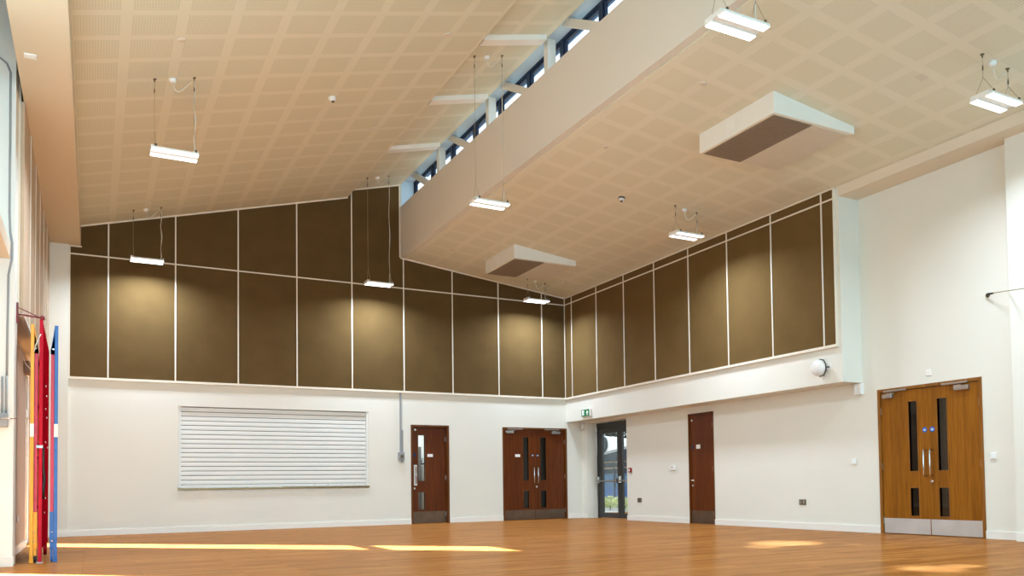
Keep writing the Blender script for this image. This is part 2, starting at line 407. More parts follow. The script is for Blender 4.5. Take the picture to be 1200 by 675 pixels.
# ------------------------------------------------------------------ brown acoustic panels and white battens
ORD = ['first', 'second', 'third', 'fourth', 'fifth', 'sixth', 'seventh', 'eighth', 'ninth', 'tenth']
BX = [-10.258, -9.636, -8.513, -7.391, -6.268, -5.145, -4.022, -2.900, -1.777, -0.654, -0.0]
nt = [2]
def batten(m, label):
    nt[0] += 1
    return struct(m, 'trim_%d' % nt[0], 'batten', label, 'trim')
def ztop(x, right_side=False):
    if x <= -10.10: return 5.258
    if x < -5.18: return zL(x)
    if x < XF: return zU(x)
    return zRt(x)
G_ = 0.004
for i in range(10):
    a, b = BX[i], BX[i + 1]
    nm = 'narrow ' if i in (0, 9) else ''
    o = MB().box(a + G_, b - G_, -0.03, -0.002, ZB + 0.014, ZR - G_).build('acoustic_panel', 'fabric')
    lit = {1: ' under a pendant', 5: ' under a pendant', 8: ' by the corner pendant'}.get(i, '')
    tag(o, '%sbrown fabric panel, %s from the left in the lower back row%s' % (nm, ORD[i], lit), 'wall panel', 'brown panels in the lower row of the back wall')
    # upper row follows the roof line
    if i == 0: poly = [(a + G_, ZR), (b - G_, ZR), (b - G_, zL(b)), (-10.075, zL(-10.075)), (-10.075, 5.256), (a + G_, 5.256)]
    elif i == 4: poly = [(a + G_, ZR), (b - G_, ZR), (b - G_, zU(b) - 0.02), (-5.215, zL(-5.222) - 0.004), (-5.23, zL(-5.23) - 0.004), (a + G_, zL(a))]
    elif i == 5: poly = [(a + G_, ZR), (XF - G_, ZR), (XF - G_, zU(XF)), (a + G_, zU(a))]
    elif i == 6: poly = [(XF, ZR), (b - G_, ZR), (b - G_, zRt(b)), (XF, zRt(XF))]
    else: poly = [(a + G_, ZR), (b - G_, ZR), (b - G_, ztop(b)), (a + G_, ztop(a))]
    if i == 9: poly = [(a + G_, ZR), (-0.034, ZR), (-0.034, zRt(-0.034)), (a + G_, zRt(a))]
    poly = [(x, z + (G_ if z == ZR else -G_)) for x, z in poly]
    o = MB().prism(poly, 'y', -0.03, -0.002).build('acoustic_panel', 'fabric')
    tag(o, '%sbrown fabric acoustic panel, %s from the left in the %s back row' % ('tallest ' if i == 5 else nm, ORD[i], 'upper'), 'wall panel', 'brown panels in the upper row of the back wall')
bw = 0.012
for i in range(1, 10):
    x = BX[i]
    if i == 5: z1 = zU(x) - 0.005
    else: z1 = ztop(x) - 0.004
    batten(MB().box(x - bw, x + bw, -0.042, -0.031, ZB + 0.012, z1), 'upright white batten between brown panels, %s from the left on the back wall' % ORD[i - 1])
batten(MB().box(BX[0], BX[0] + 0.02, -0.042, -0.031, ZB + 0.012, 5.25), 'white edge batten at the left end of the back wall panels')
batten(MB().box(-10.258, -0.045, -0.05, 0, ZB - 0.03, ZB + 0.012), 'white ledge under the brown back wall panels')
batten(MB().box(-10.24, -0.045, -0.044, -0.032, ZR - bw, ZR + bw), 'level white batten between the two back rows of panels')
def edge(x0, x1, zf, label, t=0.028):
    batten(MB().prism([(x0, zf(x0) - t), (x1, zf(x1) - t), (x1, zf(x1)), (x0, zf(x0))], 'y', -0.044, -0.031), label)
edge(-10.08, -5.222, zL, 'white sloping edge strip under the left ceiling')
edge(-5.14, -4.065, zU, 'white sloping edge strip under the raised ceiling')
edge(-4.085, -0.045, zRt, 'white sloping edge strip under the right ceiling')
batten(MB().box(-10.24, -10.06, -0.044, -0.031, 5.23, 5.256), 'short white strip under the left boxed beam')
batten(MB().box(-4.112, -4.088, -0.044, 0, zRt(XF), zU(XF) - 0.03), 'upright white strip beside the clerestory fascia')

RY = [0.0, 0.3735, 1.496, 2.619, 3.742, 4.864, 5.987, 7.110, 8.233, 8.47]
for i in range(9):
    a, b = -RY[i + 1], -RY[i]
    nm = 'narrow ' if i in (0, 8) else ''
    if i == 0: b = -0.031
    o = MB().box(-0.03, -0.002, a + G_, b - G_, ZB + 0.014, ZR - G_).build('acoustic_panel', 'fabric_lit')
    tag(o, '%sbrown fabric acoustic panel, %s from the corner in the tall right wall row' % (nm, ORD[i]), 'wall panel', 'tall brown panels on the right wall')
    o = MB().box(-0.03, -0.002, a + G_, b - G_, ZR + G_, ZC - G_ - 0.002).build('acoustic_panel', 'fabric_lit')
    tag(o, '%sshallow brown acoustic panel, %s from the corner in the top right wall strip' % (nm, ORD[i]), 'wall panel', 'shallow brown panels along the top of the right wall')
    if 0 < i: batten(MB().box(-0.042, -0.031, b - bw, b + bw, ZB + 0.012, ZC - 0.004), 'upright white batten between brown panels, %s from the corner on the right wall' % ORD[i - 1])
batten(MB().box(-0.05, 0, -8.49, -0.0, ZB - 0.03, ZB + 0.012), 'white ledge under the brown right wall panels')
batten(MB().box(-0.044, -0.032, -8.47, -0.045, ZR - bw, ZR + bw), 'level white batten near the top of the right wall panels')
batten(MB().box(-0.044, -0.031, -8.5, -0.045, ZC - 0.026, ZC), 'white edge strip along the top of the right wall panels')
batten(MB().box(-0.044, 0, -8.49, -8.47, ZB + 0.012, ZC - 0.026), 'white end batten of the right wall panels')
batten(MB().box(-0.046, -0.031, -0.046, -0.031, ZB + 0.012, ZC - 0.03), 'white batten in the corner of the two panelled walls')

LY = [0.0, -1.04, -2.08, -3.12, -4.17, -5.22, -6.285]
for i in range(6):
    o = MB().box(XLU - 0.033, XLU, LY[i + 1] + 0.008, LY[i] - 0.008 - (0.06 if i == 0 else 0), 2.82, 5.25).build('acoustic_panel', 'tan_panel')
    tag(o, 'tan acoustic panel high on the left wall, %s from the back corner' % ORD[i], 'wall panel', 'tan panels on the left wall')
    if i: batten(MB().box(XLU - 0.02, XLU + 0.008, LY[i] - 0.006, LY[i] + 0.006, 2.82, 5.25), 'thin pale batten between tan left wall panels, %s from the corner' % ORD[i - 1])
batten(MB().box(XLU - 0.035, XLU + 0.01, -6.29, -0.065, 2.785, 2.818), 'pale ledge under the tan left wall panels')

# ------------------------------------------------------------------ baseboards
def base(name, segs, label):
    m = MB()
    for s_ in segs: m.box(*s_, 0, 0.105)
    struct(m, name, 'white_trim', label, 'baseboard')
base('baseboard_back_left', [(-10.262, -3.876, -0.016, 0)], 'white baseboard along the back wall below the shutter')
base('baseboard_back_middle', [(-2.993, -1.692, -0.016, 0)], 'white baseboard between the two back wall doors')
base('baseboard_back_corner', [(0.0, XR, -0.016, 0)], 'short white baseboard in the back corner beside the exit')
base('baseboard_right_far', [(XR - 0.016, XR, -0.22, -0.016)], 'short white baseboard left of the glazed exit')
base('baseboard_right_middle', [(XR - 0.016, XR, -4.184, -1.95)], 'white baseboard between glazed exit and narrow door')
base('baseboard_right', [(XR - 0.016, XR, -8.828, -4.968)], 'white baseboard between narrow door and double doors')
base('baseboard_right_near', [(XR - 0.016, XR, -11.06, -10.542)], 'white baseboard right of the right double doors')
base('baseboard_pier', [(0.254, 0.27, -16, -11.076), (0.254, XR, -11.076, -11.06)], 'white baseboard round the right pier')
base('baseboard_left', [(XLW, XLW + 0.016, -6.3, -2.80), (XLW, XLW + 0.016, -1.64, -0.06)], 'pale baseboard along the left wall')
base('baseboard_left_pier', [(-10.97, -10.605, -6.715, -6.7)], 'white baseboard on the left pier')
base('baseboard_pilaster', [(-10.71, -10.25, -0.076, -0.06)], 'white baseboard on the back left pilaster')

# ------------------------------------------------------------------ doors
def screws(): pass
def vision(leaf, x0, x1, z0, z1, y, gl='glass_door', bead='door_frame'):
    b = 0.014
    MB().holes(x0 - b, x1 + b, z0 - b, z1 + b, [(x0, x1, z0, z1)], y - 0.006, y + 0.05).build('glazing_bead', bead, leaf)
    MB().box(x0, x1, y + 0.018, y + 0.024, z0, z1).build('vision_panel', gl, leaf)
def pull(leaf, x, z0, z1, y):
    MB().tube([(x, y, z0 + 0.01), (x, y - 0.055, z0 + 0.012), (x, y - 0.062, z0 + 0.03), (x, y - 0.062, z1 - 0.03), (x, y - 0.055, z1 - 0.012), (x, y, z1 - 0.01)], 0.011, 10).build('pull_handle', 'chrome', leaf)
def disc(leaf, x, z, y, mat, name='fire_door_sign'):
    o = MB().lathe([(0.038, 0), (0.038, -0.003), (0.034, -0.004)], (x, y, z), 'y', 20).build(name, mat, leaf)
    return o
def hinge(leaf, x, z, y):
    MB().box(x - 0.009, x + 0.009, y - 0.012, y, z - 0.05, z + 0.05).build('hinge', 'steel', leaf)
def closer(leaf, x0, x1, y, z, arm0, arm1, ztrack):
    MB().box(x0, x1, y - 0.055, y, z - 0.032, z + 0.032).build('door_closer', 'steel', leaf, 0.006)
    MB().box(arm0, arm1, y - 0.045, y - 0.02, ztrack - 0.014, ztrack + 0.014).build('closer_track', 'steel', leaf, 0.003)
    xa = (x0 + x1) / 2
    MB().box(min(xa, (arm0 + arm1) / 2), max(xa, (arm0 + arm1) / 2), y - 0.052, y - 0.044, z + 0.03, z + 0.042).build('closer_arm', 'steel', leaf)
def door_root(n, label, loc, rz):
    return tag(empty('door_%d' % n, loc, rz), label, 'door', kind='structure')
def frame(root, W, H, t, depth, y0=-0.012, mat='door_frame'):
    m = MB().holes(0, W, 0, H, [(t, W - t, -1, H - t)], y0, depth)
    return m.build('door_frame', mat, root, 0.003)

def double_door(n, label, loc, rz, W, H, inset, sign, plate, wd_='door', fm_='door_frame'):
    r = door_root(n, label, loc, rz)
    frame(r, W, H, 0.045, 0.13, mat=fm_)
    y = inset; mid = W / 2 + 0.003
    lv = []
    for s_ in (0, 1):
        x0, x1 = (0.05, mid - 0.002) if s_ == 0 else (mid + 0.002, W - 0.05)
        gx = (0.535, 0.675) if s_ == 0 else (W - 0.70, W - 0.55)
        hs = [(gx[0], gx[1], 0.92, 1.925), (gx[0], gx[1], 0.275, 0.675)]
        lf = MB().holes(x0, x1, 0.006, H - 0.052, hs, y, y + 0.045).build('door_leaf', wd_, r)
        for h in hs: vision(lf, *h, y, bead=fm_)
        MB().box(x0 + 0.006, x1 - 0.006, y - 0.003, y, 0.014, 0.232).build('kick_plate', 'kick_dark' if plate else 'kick', lf)
        px = mid - 0.052 if s_ == 0 else mid + 0.052
        pull(lf, px, 0.84, 1.225, y)
        d = disc(lf, mid - 0.062 if s_ == 0 else mid + 0.064, 1.50, y, sign)
        for q in range(3): MB().box(-0.02, 0.02, -0.0055, -0.004, -0.004 + 0.010 * (q - 1), 0.001 + 0.010 * (q - 1)).build('sign_mark', 'sign_white', d).location = ((mid - 0.062 if s_ == 0 else mid + 0.064), y, 1.50)
        hx = x0 + 0.008 if s_ == 0 else x1 - 0.008
        for hz in (0.20, 1.0, 1.82): hinge(lf, hx - (0.012 if s_ == 0 else -0.012), hz, y)
        if s_ == 0: closer(lf, 0.11, 0.28, y, 2.035, 0.13, 0.52, 2.108)
        else:
            closer(lf, W - 0.40, W - 0.18, y, 2.035, W - 0.60, W - 0.20, 2.108)
            MB().lathe([(0.026, 0), (0.026, -0.008), (0.018, -0.012)], (mid + 0.035, y, 0.765), 'y', 16).build('lock_escutcheon', 'chrome', lf)
        lv.append(lf)
    if plate:
        p = MB().box(0.33, 0.455, y - 0.006, y, 1.46, 1.525).build('room_sign', 'plastic', lv[0])
        MB().lathe([(0.02, 0), (0.02, -0.006)], (0.115, y, 2.045), 'y', 14).build('door_contact', 'plastic', lv[0])
    return r
double_door(3, 'wooden double doors near the back corner with name plate', (-1.69, 0, 0), BACK, 1.685, 2.143, 0.03, 'navy_sign', True, 'door_dark', 'frame_shaded')
double_door(5, 'large wooden double doors on the right wall with bright blue signs', (XR, -8.83, 0), RIGHT, 1.71, 2.15, 0.012, 'blue_sign', False)

# single door beside the shutter
r = door_root(2, 'single wooden door right of the white shutter', (-3.874, 0, 0), BACK)
frame(r, 0.879, 2.15, 0.042, 0.2, mat='frame_shaded')
y = 0.10; sx_ = -3.874
hs = [(0.202, 0.350, 0.93, 1.93), (0.192, 0.344, 0.305, 0.68)]
lf = MB().holes(0.045, 0.834, 0.006, 2.105, hs, y, y + 0.045).build('door_leaf', 'door_dark', r)
for h in hs: vision(lf, *h, y, 'glass', 'frame_shaded')
MB().box(0.06, 0.825, y - 0.003, y, 0.012, 0.262).build('kick_plate', 'kick_dark', lf)
MB().box(0.098, 0.168, y - 0.004, y, 0.83, 1.28).build('push_plate', 'plastic', lf)  # white colour stands for the lit shine on the plate
MB().tube([(0.133, y, 0.87), (0.133, y - 0.05, 0.875), (0.133, y - 0.05, 1.235), (0.133, y, 1.24)], 0.011, 10).build('pull_handle', 'chrome', lf)
MB().lathe([(0.026, 0), (0.026, -0.008), (0.018, -0.012)], (0.108, y, 0.765), 'y', 16).build('lock_escutcheon', 'chrome', lf)
disc(lf, 0.121, 1.50, y, 'navy_sign')
MB().lathe([(0.024, 0), (0.024, -0.006)], (0.133, y, 2.05), 'y', 14).build('door_contact', 'plastic', lf)
MB().box(0.41, 0.535, y - 0.006, y, 1.455, 1.52).build('room_sign', 'plastic', lf)
for hz in (0.2, 1.0, 1.85): hinge(lf, 0.826, hz, y)

# narrow store door on the right wall
r = door_root(4, 'narrow plain wooden door in the middle of the right wall', (XR, -4.186, 0), RIGHT)
frame(r, 0.78, 2.16, 0.026, 0.13, mat='frame_shaded')
y = 0.014
lf = MB().box(0.029, 0.751, y, y + 0.045, 0.006, 2.131).build('door_leaf', 'door_dark', r)
MB().box(0.04, 0.74, y - 0.003, y, 0.012, 0.258).build('kick_plate', 'kick_dark', lf)
MB().lathe([(0.026, 0), (0.026, -0.008), (0.012, -0.010), (0.010, -0.05)], (0.10, y, 0.845), 'y', 16).tube([(0.10, y - 0.045, 0.845), (0.13, y - 0.05, 0.845), (0.215, y - 0.05, 0.842)], 0.010, 8).build('lever_handle', 'chrome', lf)
MB().lathe([(0.024, 0), (0.024, -0.008), (0.018, -0.011)], (0.095, y, 0.745), 'y', 16).build('lock_escutcheon', 'chrome', lf)
disc(lf, 0.10, 1.50, y, 'navy_sign')
MB().box(0.225, 0.345, y - 0.006, y, 1.465, 1.545).build('room_sign', 'plastic', lf)
MB().lathe([(0.02, 0), (0.02, -0.006)], (0.095, y, 2.03), 'y', 14).build('door_contact', 'plastic', lf)
for hz in (0.2, 1.06, 1.90): hinge(lf, 0.742, hz, y)

# glazed exit
r = door_root(6, 'dark framed glazed exit door in the back right corner', (XR + 0.28, -0.22, 0), RIGHT)
W, H = 1.73, 2.262
MB().holes(0.002, W - 0.002, 0, H - 0.002, [(0.06, W - 0.06, -1, H - 0.13)], 0.0, 0.09).build('door_frame', 'grey_metal', r, 0.003)
for s_ in (0, 1):
    x0, x1 = (0.063, 0.985) if s_ == 0 else (0.99, W - 0.063)
    g = (x0 + 0.155, x1 - 0.10, 0.13, 2.0) if s_ == 0 else (x0 + 0.105, x1 - 0.10, 0.13, 2.0)
    lf = MB().holes(x0, x1, 0.012, H - 0.135, [g], 0.012, 0.07).build('door_leaf', 'grey_metal', r, 0.003)
    MB().box(g[0], g[1], 0.036, 0.044, g[2], g[3]).build('pane', 'glass', lf)
    MB().tube([(x0 + 0.05, -0.055, 0.875), (x1 - 0.05, -0.055, 0.875)], 0.018, 10).box(x0 + 0.02, x0 + 0.075, -0.07, 0.012, 0.83, 0.98).box(x1 - 0.075, x1 - 0.02, -0.07, 0.012, 0.83, 0.93).build('push_bar', 'steel', lf)

# glazed left door, hidden behind the climbing frames apart from its reveal
r = door_root(1, 'glazed side door in the left wall behind the climbing frames', (XLW - 0.03, -2.80, 0), LEFT)
MB().holes(0.0, 1.16, 0, 2.74, [(0.02, 0.565, 0.03, 1.97), (0.595, 1.14, 0.03, 1.97), (0.02, 1.14, 2.07, 2.63)], 0.0, 0.04).build('door_leaf', 'white_trim', r)
for g_ in [(0.02, 0.565, 0.03, 1.97), (0.595, 1.14, 0.03, 1.97), (0.02, 1.14, 2.07, 2.63)]: MB().box(g_[0], g_[1], 0.018, 0.022, g_[2], g_[3]).build('pane', 'glass_door', r)

# ------------------------------------------------------------------ roller shutter
sh = thing('roller_shutter', 'closed white slatted roller shutter over the serving hatch', 'shutter', (-8.458, 0, 0.82))
W, H = 3.658, 1.58
m = MB(); n = 17; h = (H - 0.09) / n
for i in range(n):
    z0 = 0.075 + i * h
    m.prism([(0.065, z0 + 0.010), (0.050, z0 + 0.011), (0.048, z0 + h * 0.5), (0.050, z0 + h - 0.001), (0.065, z0 + h)], 'x', 0.05, W - 0.03)
m.build('slat_curtain', 'shutter', sh)
MB().box(0.05, W - 0.03, 0.066, 0.075, 0.03, H - 0.004).build('slat_joint', 'shutter_line', sh)
MB().box(0.0005, 0.05, 0.03, 0.2, 0.02, H - 0.001).build('guide_rail', 'shutter', sh, 0.003)
MB().box(W - 0.045, W - 0.0005, 0.012, 0.2, 0.02, H - 0.001).build('guide_rail', 'shutter', sh, 0.003)
MB().box(0.05, W - 0.045, 0.035, 0.08, 0.022, 0.076).build('bottom_rail', 'shutter', sh, 0.004)
for q in range(5): MB().lathe([(0.007, 0), (0.007, -0.004)], (2.55 + 0.27 * q, 0.035, 0.058), 'y', 10).build('rivet', 'steel_dk', sh)
MB().box(-0.012, W + 0.012, -0.03, 0.2, -0.018, 0.02).build('sill', 'sill_metal', sh, 0.004)

# ------------------------------------------------------------------ pendant lights
def pendant(x, y, zc, label, zb=4.945):
    for s_ in (-1, 1): lamp('pendant_beam', 'AREA', (x, y + s_ * 0.093, zb - 0.006), (0, 0, 0), 62, (0.86, 1.04, 1.24), shape='RECTANGLE', size=0.5, size_y=0.05, spread=2.75)
    """twin LED strip pendant: bottom at zb, hung from a ceiling of height zc(x)"""
    t = thing('pendant_light', label, 'ceiling light', (x, y, zb), 0, 'twin strip pendant lights')
    b = MB()
    b.box(-0.268, 0.268, -0.05, 0.05, 0.022, 0.04)
    for s_ in (-1, 1): b.box(-0.268, 0.268, s_ * 0.140, s_ * 0.045, 0.006, 0.034)
    b.box(-0.255, 0.255, 0.106, 0.136, 0.034, 0.062)
    for sx in (-0.24, 0.24): b.box(sx - 0.028, sx + 0.028, -0.09, 0.136, 0.034, 0.066)
    b.build('housing', 'plastic', t, 0.004)
    for s_ in (-1, 1): MB().box(-0.264, 0.264, s_ * 0.137, s_ * 0.049, 0.0, 0.006).build('diffuser', 'lamp', t)
    for sx in (-0.225, 0.225):
        zt = zc(x + sx) - zb
        hk = MB().lathe([(0.024, 0), (0.024, -0.006), (0.010, -0.012), (0.007, -0.04)], (sx, 0, zt + 0.004), 'z', 14).build('ceiling_hook', 'steel_dk', t)
        MB().lathe([(0.005, 0), (0.0075, -0.02), (0.0075, -0.05), (0.004, -0.06)], (sx, 0, zt - 0.12), 'z', 8).build('wire_gripper', 'steel_dk', hk)
        fork = 0.24 if zt < 0.6 else 0.3
        w_ = MB().tube([(sx, 0, zt), (sx, 0, fork)], 0.0026, 6)
        for s_ in (-1, 1): w_.tube([(sx, 0, fork), (sx + 0.01, s_ * 0.115, 0.06)], 0.0025, 6)
        w_.build('suspension_wire', 'wire', t)
        for s_ in (-1, 1): MB().lathe([(0.014, 0), (0.014, 0.03), (0.006, 0.04)], (sx + 0.01, s_ * 0.115, 0.034), 'z', 10).build('wire_anchor', 'steel_dk', t)
    zr_ = zc(x) - zb
    MB().lathe([(0.045, 0.012), (0.045, -0.03), (0.03, -0.045), (0.012, -0.05)], (-0.02, 0.02, zr_), 'z', 16).build('ceiling_rose', 'plastic', t)
    zt = zc(x + 0.225) - zb
    pts = []
    for q in range(9):
        u = q / 8
        pts.append((-0.02 + 0.245 * u, 0.015, (zr_ - 0.05) * (1 - u) + (zt - 0.03) * u - 0.14 * math.sin(PI * u ** 0.6) * (1 - u) ** 0.35))
    L_ = zt - 0.03 - 0.07
    for q in range(1, 15):
        u = q / 14
        pts.append((0.232 + 0.012 * math.sin(u * 14) * math.sin(PI * u), 0.015 + 0.004 * math.cos(u * 11), zt - 0.03 - L_ * u))
    MB().tube(pts, 0.0062, 6).build('power_cable', 'cable', t)
    return t
pendant(-9.0, -6.19, zL, 'white twin strip pendant light under the left ceiling, nearest on the left')
pendant(-9.03, -0.66, zL, 'white twin strip pendant light before the left end of the back panels')
pendant(-4.78, -0.75, zU, 'white twin strip pendant light before the tallest back panel, on long wires')
pendant(-4.765, -6.27, zU, 'white twin strip pendant light on long wires in front of the fascia')
pendant(-4.75, -11.76, zU, 'white twin strip pendant light at the top edge beside the fascia')
pendant(-1.16, -6.30, zRt, 'white twin strip pendant light before the right wall panels')
pendant(-1.15, -0.75, zRt, 'white twin strip pendant light in the far corner below the small cassette')
pendant(-1.155, -11.90, zRt, 'white twin strip pendant light at the upper right near the right beam')

# ------------------------------------------------------------------ air conditioning cassettes
def cassette(x0, x1, y0, y1, zb, label):
    t = thing('air_conditioning_cassette', label, 'air conditioner', ((x0 + x1) / 2, (y0 + y1) / 2, zb), 0, 'ceiling air conditioning cassettes')
    a, b = (x1 - x0) / 2, (y1 - y0) / 2; cx = (x0 + x1) / 2
    z0, z1 = zRt(x0) - zb + 0.004, zRt(x1) - zb + 0.004
    MB().prism([(-a, 0), (a, 0), (a, z1), (-a, z0)], 'y', -b, b).build('casing', 'white_trim', t, 0.004)
    g0, g1 = -a + 0.04, -0.02
    MB().holes(g0 - 0.02, a - 0.03, -b + 0.03, b - 0.03, [], 0, 0.004)
    f_ = MB()
    f_.box(-a + 0.02, a - 0.02, -b + 0.02, b - 0.02, -0.006, 0.0)
    f_.build('trim_frame', 'cream', t)
    gr_ = MB().box(g0, g1, -b + 0.045, b - 0.045, -0.012, -0.006)
    k_ = 22
    for i in range(k_):
        xx = g0 + (g1 - g0) * (i + 0.5) / k_
        gr_.box(xx - 0.006, xx + 0.006, -b + 0.05, b - 0.05, -0.018, -0.012)
    gr_.build('grille', 'grille', t)
    MB().box(g1 + 0.012, a - 0.045, -b + 0.045, b - 0.045, -0.014, -0.006).build('access_panel', 'cassette_panel', t, 0.003)
    MB().box(-a - 0.004, -a, b * 0.02, b * 0.22, z0 * 0.25, z0 * 0.75).build('side_plate', 'plastic', t)
cassette(-2.6, -1.2, -9.95, -8.49, 5.325, 'large white air conditioning cassette on the right ceiling, nearer one')
cassette(-2.6, -1.18, -2.61, -1.20, 5.32, 'white air conditioning cassette on the right ceiling near the back corner')

# ------------------------------------------------------------------ small ceiling fittings
def ceil_thing(name, label, cat, x, y, zc, group=None):
    t = thing(name, label, cat, (x, y, zc(x)), 0, group)
    return t
def tilt(zc): return -math.atan(zc(1) - zc(0))
def detector(x, y, zc, label, rim):
    t = ceil_thing('smoke_detector', label, 'smoke detector', x, y, zc, 'smoke detectors'); t.rotation_euler = (0, tilt(zc), 0)
    MB().lathe([(0.055, 0.004), (0.055, -0.02)], (0, 0, 0), 'z', 22).build('mounting_base', rim, t)
    MB().lathe([(0.050, -0.02), (0.048, -0.04), (0.035, -0.058), (0.0001, -0.06)], (0, 0, 0), 'z', 22).build('body', 'plastic', t)
    MB().lathe([(0.022, -0.058), (0.018, -0.072), (0.0001, -0.073)], (0, 0, 0), 'z', 16).build('sensor_cap', 'black', t)
detector(-6.855, -5.37, zL, 'white dome detector on the middle of the left ceiling', 'plastic')
detector(-2.238, -5.97, zRt, 'white detector with dark rim on the right ceiling', 'black')
def plate(x, y, zc, label, r_=0.05):
    t = MB().lathe([(r_, 0.004), (r_, -0.006), (r_ * 0.72, -0.010), (0.0001, -0.010)], (0, 0, 0), 'z', 20).build('ceiling_disc', 'cassette_panel')
    t.location = (x, y, zc(x)); t.rotation_euler = (0, tilt(zc), 0)
    tag(t, label, 'ceiling fitting', 'small flush ceiling discs')
plate(-3.364, -9.54, zRt, 'flush cream disc on the right ceiling left of the large cassette')
plate(-1.393, -8.83, zRt, 'flush cream disc on the right ceiling near corner of the large cassette')
plate(-3.399, -7.34, zRt, 'flush cream disc on the right ceiling close to the fascia')
plate(-3.408, -1.345, zRt, 'flush cream disc on the right ceiling left of the small cassette')
plate(-0.635, -1.23, zRt, 'flush cream disc on the right ceiling by the back corner')
plate(-5.804, -7.29, zL, 'flush cream disc on the left ceiling nearest the clerestory')
plate(-5.833, -4.0, zL, 'flush cream disc on the left ceiling between detector and raised strip')
plate(-9.021, -1.15, zL, 'flush cream disc on the left ceiling above the far left pendant')
plate(-9.004, -7.22, zL, 'flush cream disc on the left ceiling above the near left pendant')
o = MB().box(-0.055, 0.055, -0.055, 0.055, -0.006, 0.004).build('access_plate', 'cassette_panel'); o.location = (-1.50, -11.22, zRt(-1.50)); o.rotation_euler = (0, tilt(zRt), 0)
tag(o, 'small square plate on the right ceiling beside the upper right pendant', 'ceiling fitting')
o = MB().box(-0.055, 0.055, -0.05, 0.05, -0.014, 0).box(-0.035, 0.035, -0.02, 0.02, -0.018, -0.014).build('vent_plate', 'plastic', None, 0.003); o.location = (-10.44, -7.5, 5.258)
tag(o, 'small rectangular plate under the left boxed beam', 'vent plate')

# ------------------------------------------------------------------ wall fittings
sg = thing('exit_sign', 'green running man exit sign on the beam above the glazed exit', 'sign', (0, -0.99, 2.44), RIGHT)
MB().box(-0.20, 0.20, -0.05, 0, -0.085, 0.085).build('case', 'plastic', sg, 0.006)
MB().box(-0.185, 0.165, -0.054, -0.05, -0.078, 0.078).build('sign_face', 'green', sg)
yf = -0.0565
mk = MB().box(-0.155, -0.075, yf, -0.054, -0.055, 0.06)           # doorway
mk.build('doorway_symbol', 'sign_white', sg)
m = MB()
m.lathe([(0.011, -0.058), (0.011, -0.0566)], (-0.062, 0, 0.046), 'y', 14)
for a_, b_, r_ in [((-0.07, 0.03), (-0.08, -0.012), 0.011), ((-0.08, -0.012), (-0.055, -0.03), 0.008), ((-0.055, -0.03), (-0.062, -0.056), 0.007),
                   ((-0.08, -0.012), (-0.10, -0.035), 0.008), ((-0.10, -0.035), (-0.125, -0.035), 0.007), ((-0.07, 0.026), (-0.045, 0.008), 0.006), ((-0.07, 0.026), (-0.098, 0.016), 0.006)]:
    d = Vector((b_[0] - a_[0], 0, b_[1] - a_[1])).normalized(); n_ = Vector((-d.z, 0, d.x)) * r_
    P1, P2 = Vector((a_[0], -0.058, a_[1])), Vector((b_[0], -0.058, b_[1]))
    m.add([P1 + n_, P1 - n_, P2 - n_, P2 + n_], [(0, 1, 2, 3)])
m.build('running_figure', 'sign_white', sg)
m = MB().prism([(0.055, -0.055), (0.095, -0.055), (0.095, 0.0), (0.125, 0.0), (0.075, 0.058), (0.025, 0.0), (0.055, 0.0)], 'y', yf, -0.054)
m.build('arrow', 'sign_white', sg)

sp = thing('wall_speaker', 'white rounded speaker on a black bracket on the right beam', 'speaker', (0, -8.17, 2.545), RIGHT)
MB().lathe([(0.10, -0.06), (0.125, -0.075), (0.128, -0.10), (0.105, -0.15), (0.06, -0.165), (0.0001, -0.168)], (-0.02, 0, 0), 'y', 26).build('cone', 'plastic', sp)
MB().tube([(-0.02, -0.065, 0.135), (0.06, -0.062, 0.115), (0.105, -0.06, 0.04), (0.105, -0.06, -0.05), (0.06, -0.062, -0.12), (-0.02, -0.065, -0.135)], 0.009, 8).tube([(0.105, -0.06, 0), (0.125, -0.03, 0.0), (0.125, -0.01, 0.0)], 0.009, 8).build('bracket', 'black', sp)
MB().box(0.09, 0.17, -0.012, 0, -0.045, 0.045).build('back_plate', 'plastic', sp, 0.004)

def wall_box(name, label, cat, loc, rz, w_, h_, d_, mat='plastic', group=None, inner=None, iname='switch_rocker'):
    t = thing(name, label, cat, loc, rz, group)
    MB().box(-w_ / 2, w_ / 2, -d_, 0, -h_ / 2, h_ / 2).build('face_plate', mat, t, 0.003)
    for (x0, x1, z0, z1, mm) in inner or []: MB().box(x0, x1, -d_ - 0.005, -d_, z0, z1).build(iname, mm, t)
    return t
R3 = lambda y, z: (XR, y, z)
cp = wall_box('fire_call_point', 'red fire alarm call point just right of the glazed exit', 'call point', R3(-2.10, 1.10), RIGHT, 0.10, 0.10, 0.04, 'red_plastic', None, [(-0.026, 0.026, -0.026, 0.026, 'plastic')], 'break_glass')
th = wall_box('thermostat', 'white room thermostat between glazed exit and narrow door', 'thermostat', R3(-3.66, 1.11), RIGHT, 0.17, 0.09, 0.03, 'plastic', None, [(-0.02, 0.015, 0.0, 0.03, 'plastic_grey')], 'display')
def socket(y, z, label):
    return wall_box('power_socket', label, 'socket', R3(y, z), RIGHT, 0.15, 0.09, 0.012, 'steel_dk', 'steel double wall sockets', [(-0.058, -0.012, -0.03, 0.03, 'steel'), (0.012, 0.058, -0.03, 0.03, 'steel')], 'outlet')
socket(-2.43, 0.446, 'dark steel double socket low on the wall right of the exit')
socket(-7.24, 0.45, 'dark steel double socket low between narrow door and double doors')
wall_box('light_switch', 'white light switch left of the right double doors', 'switch', R3(-8.35, 1.09), RIGHT, 0.088, 0.088, 0.02, 'plastic', 'white light switches', [(-0.02, 0.02, -0.026, 0.026, 'sign_white')])
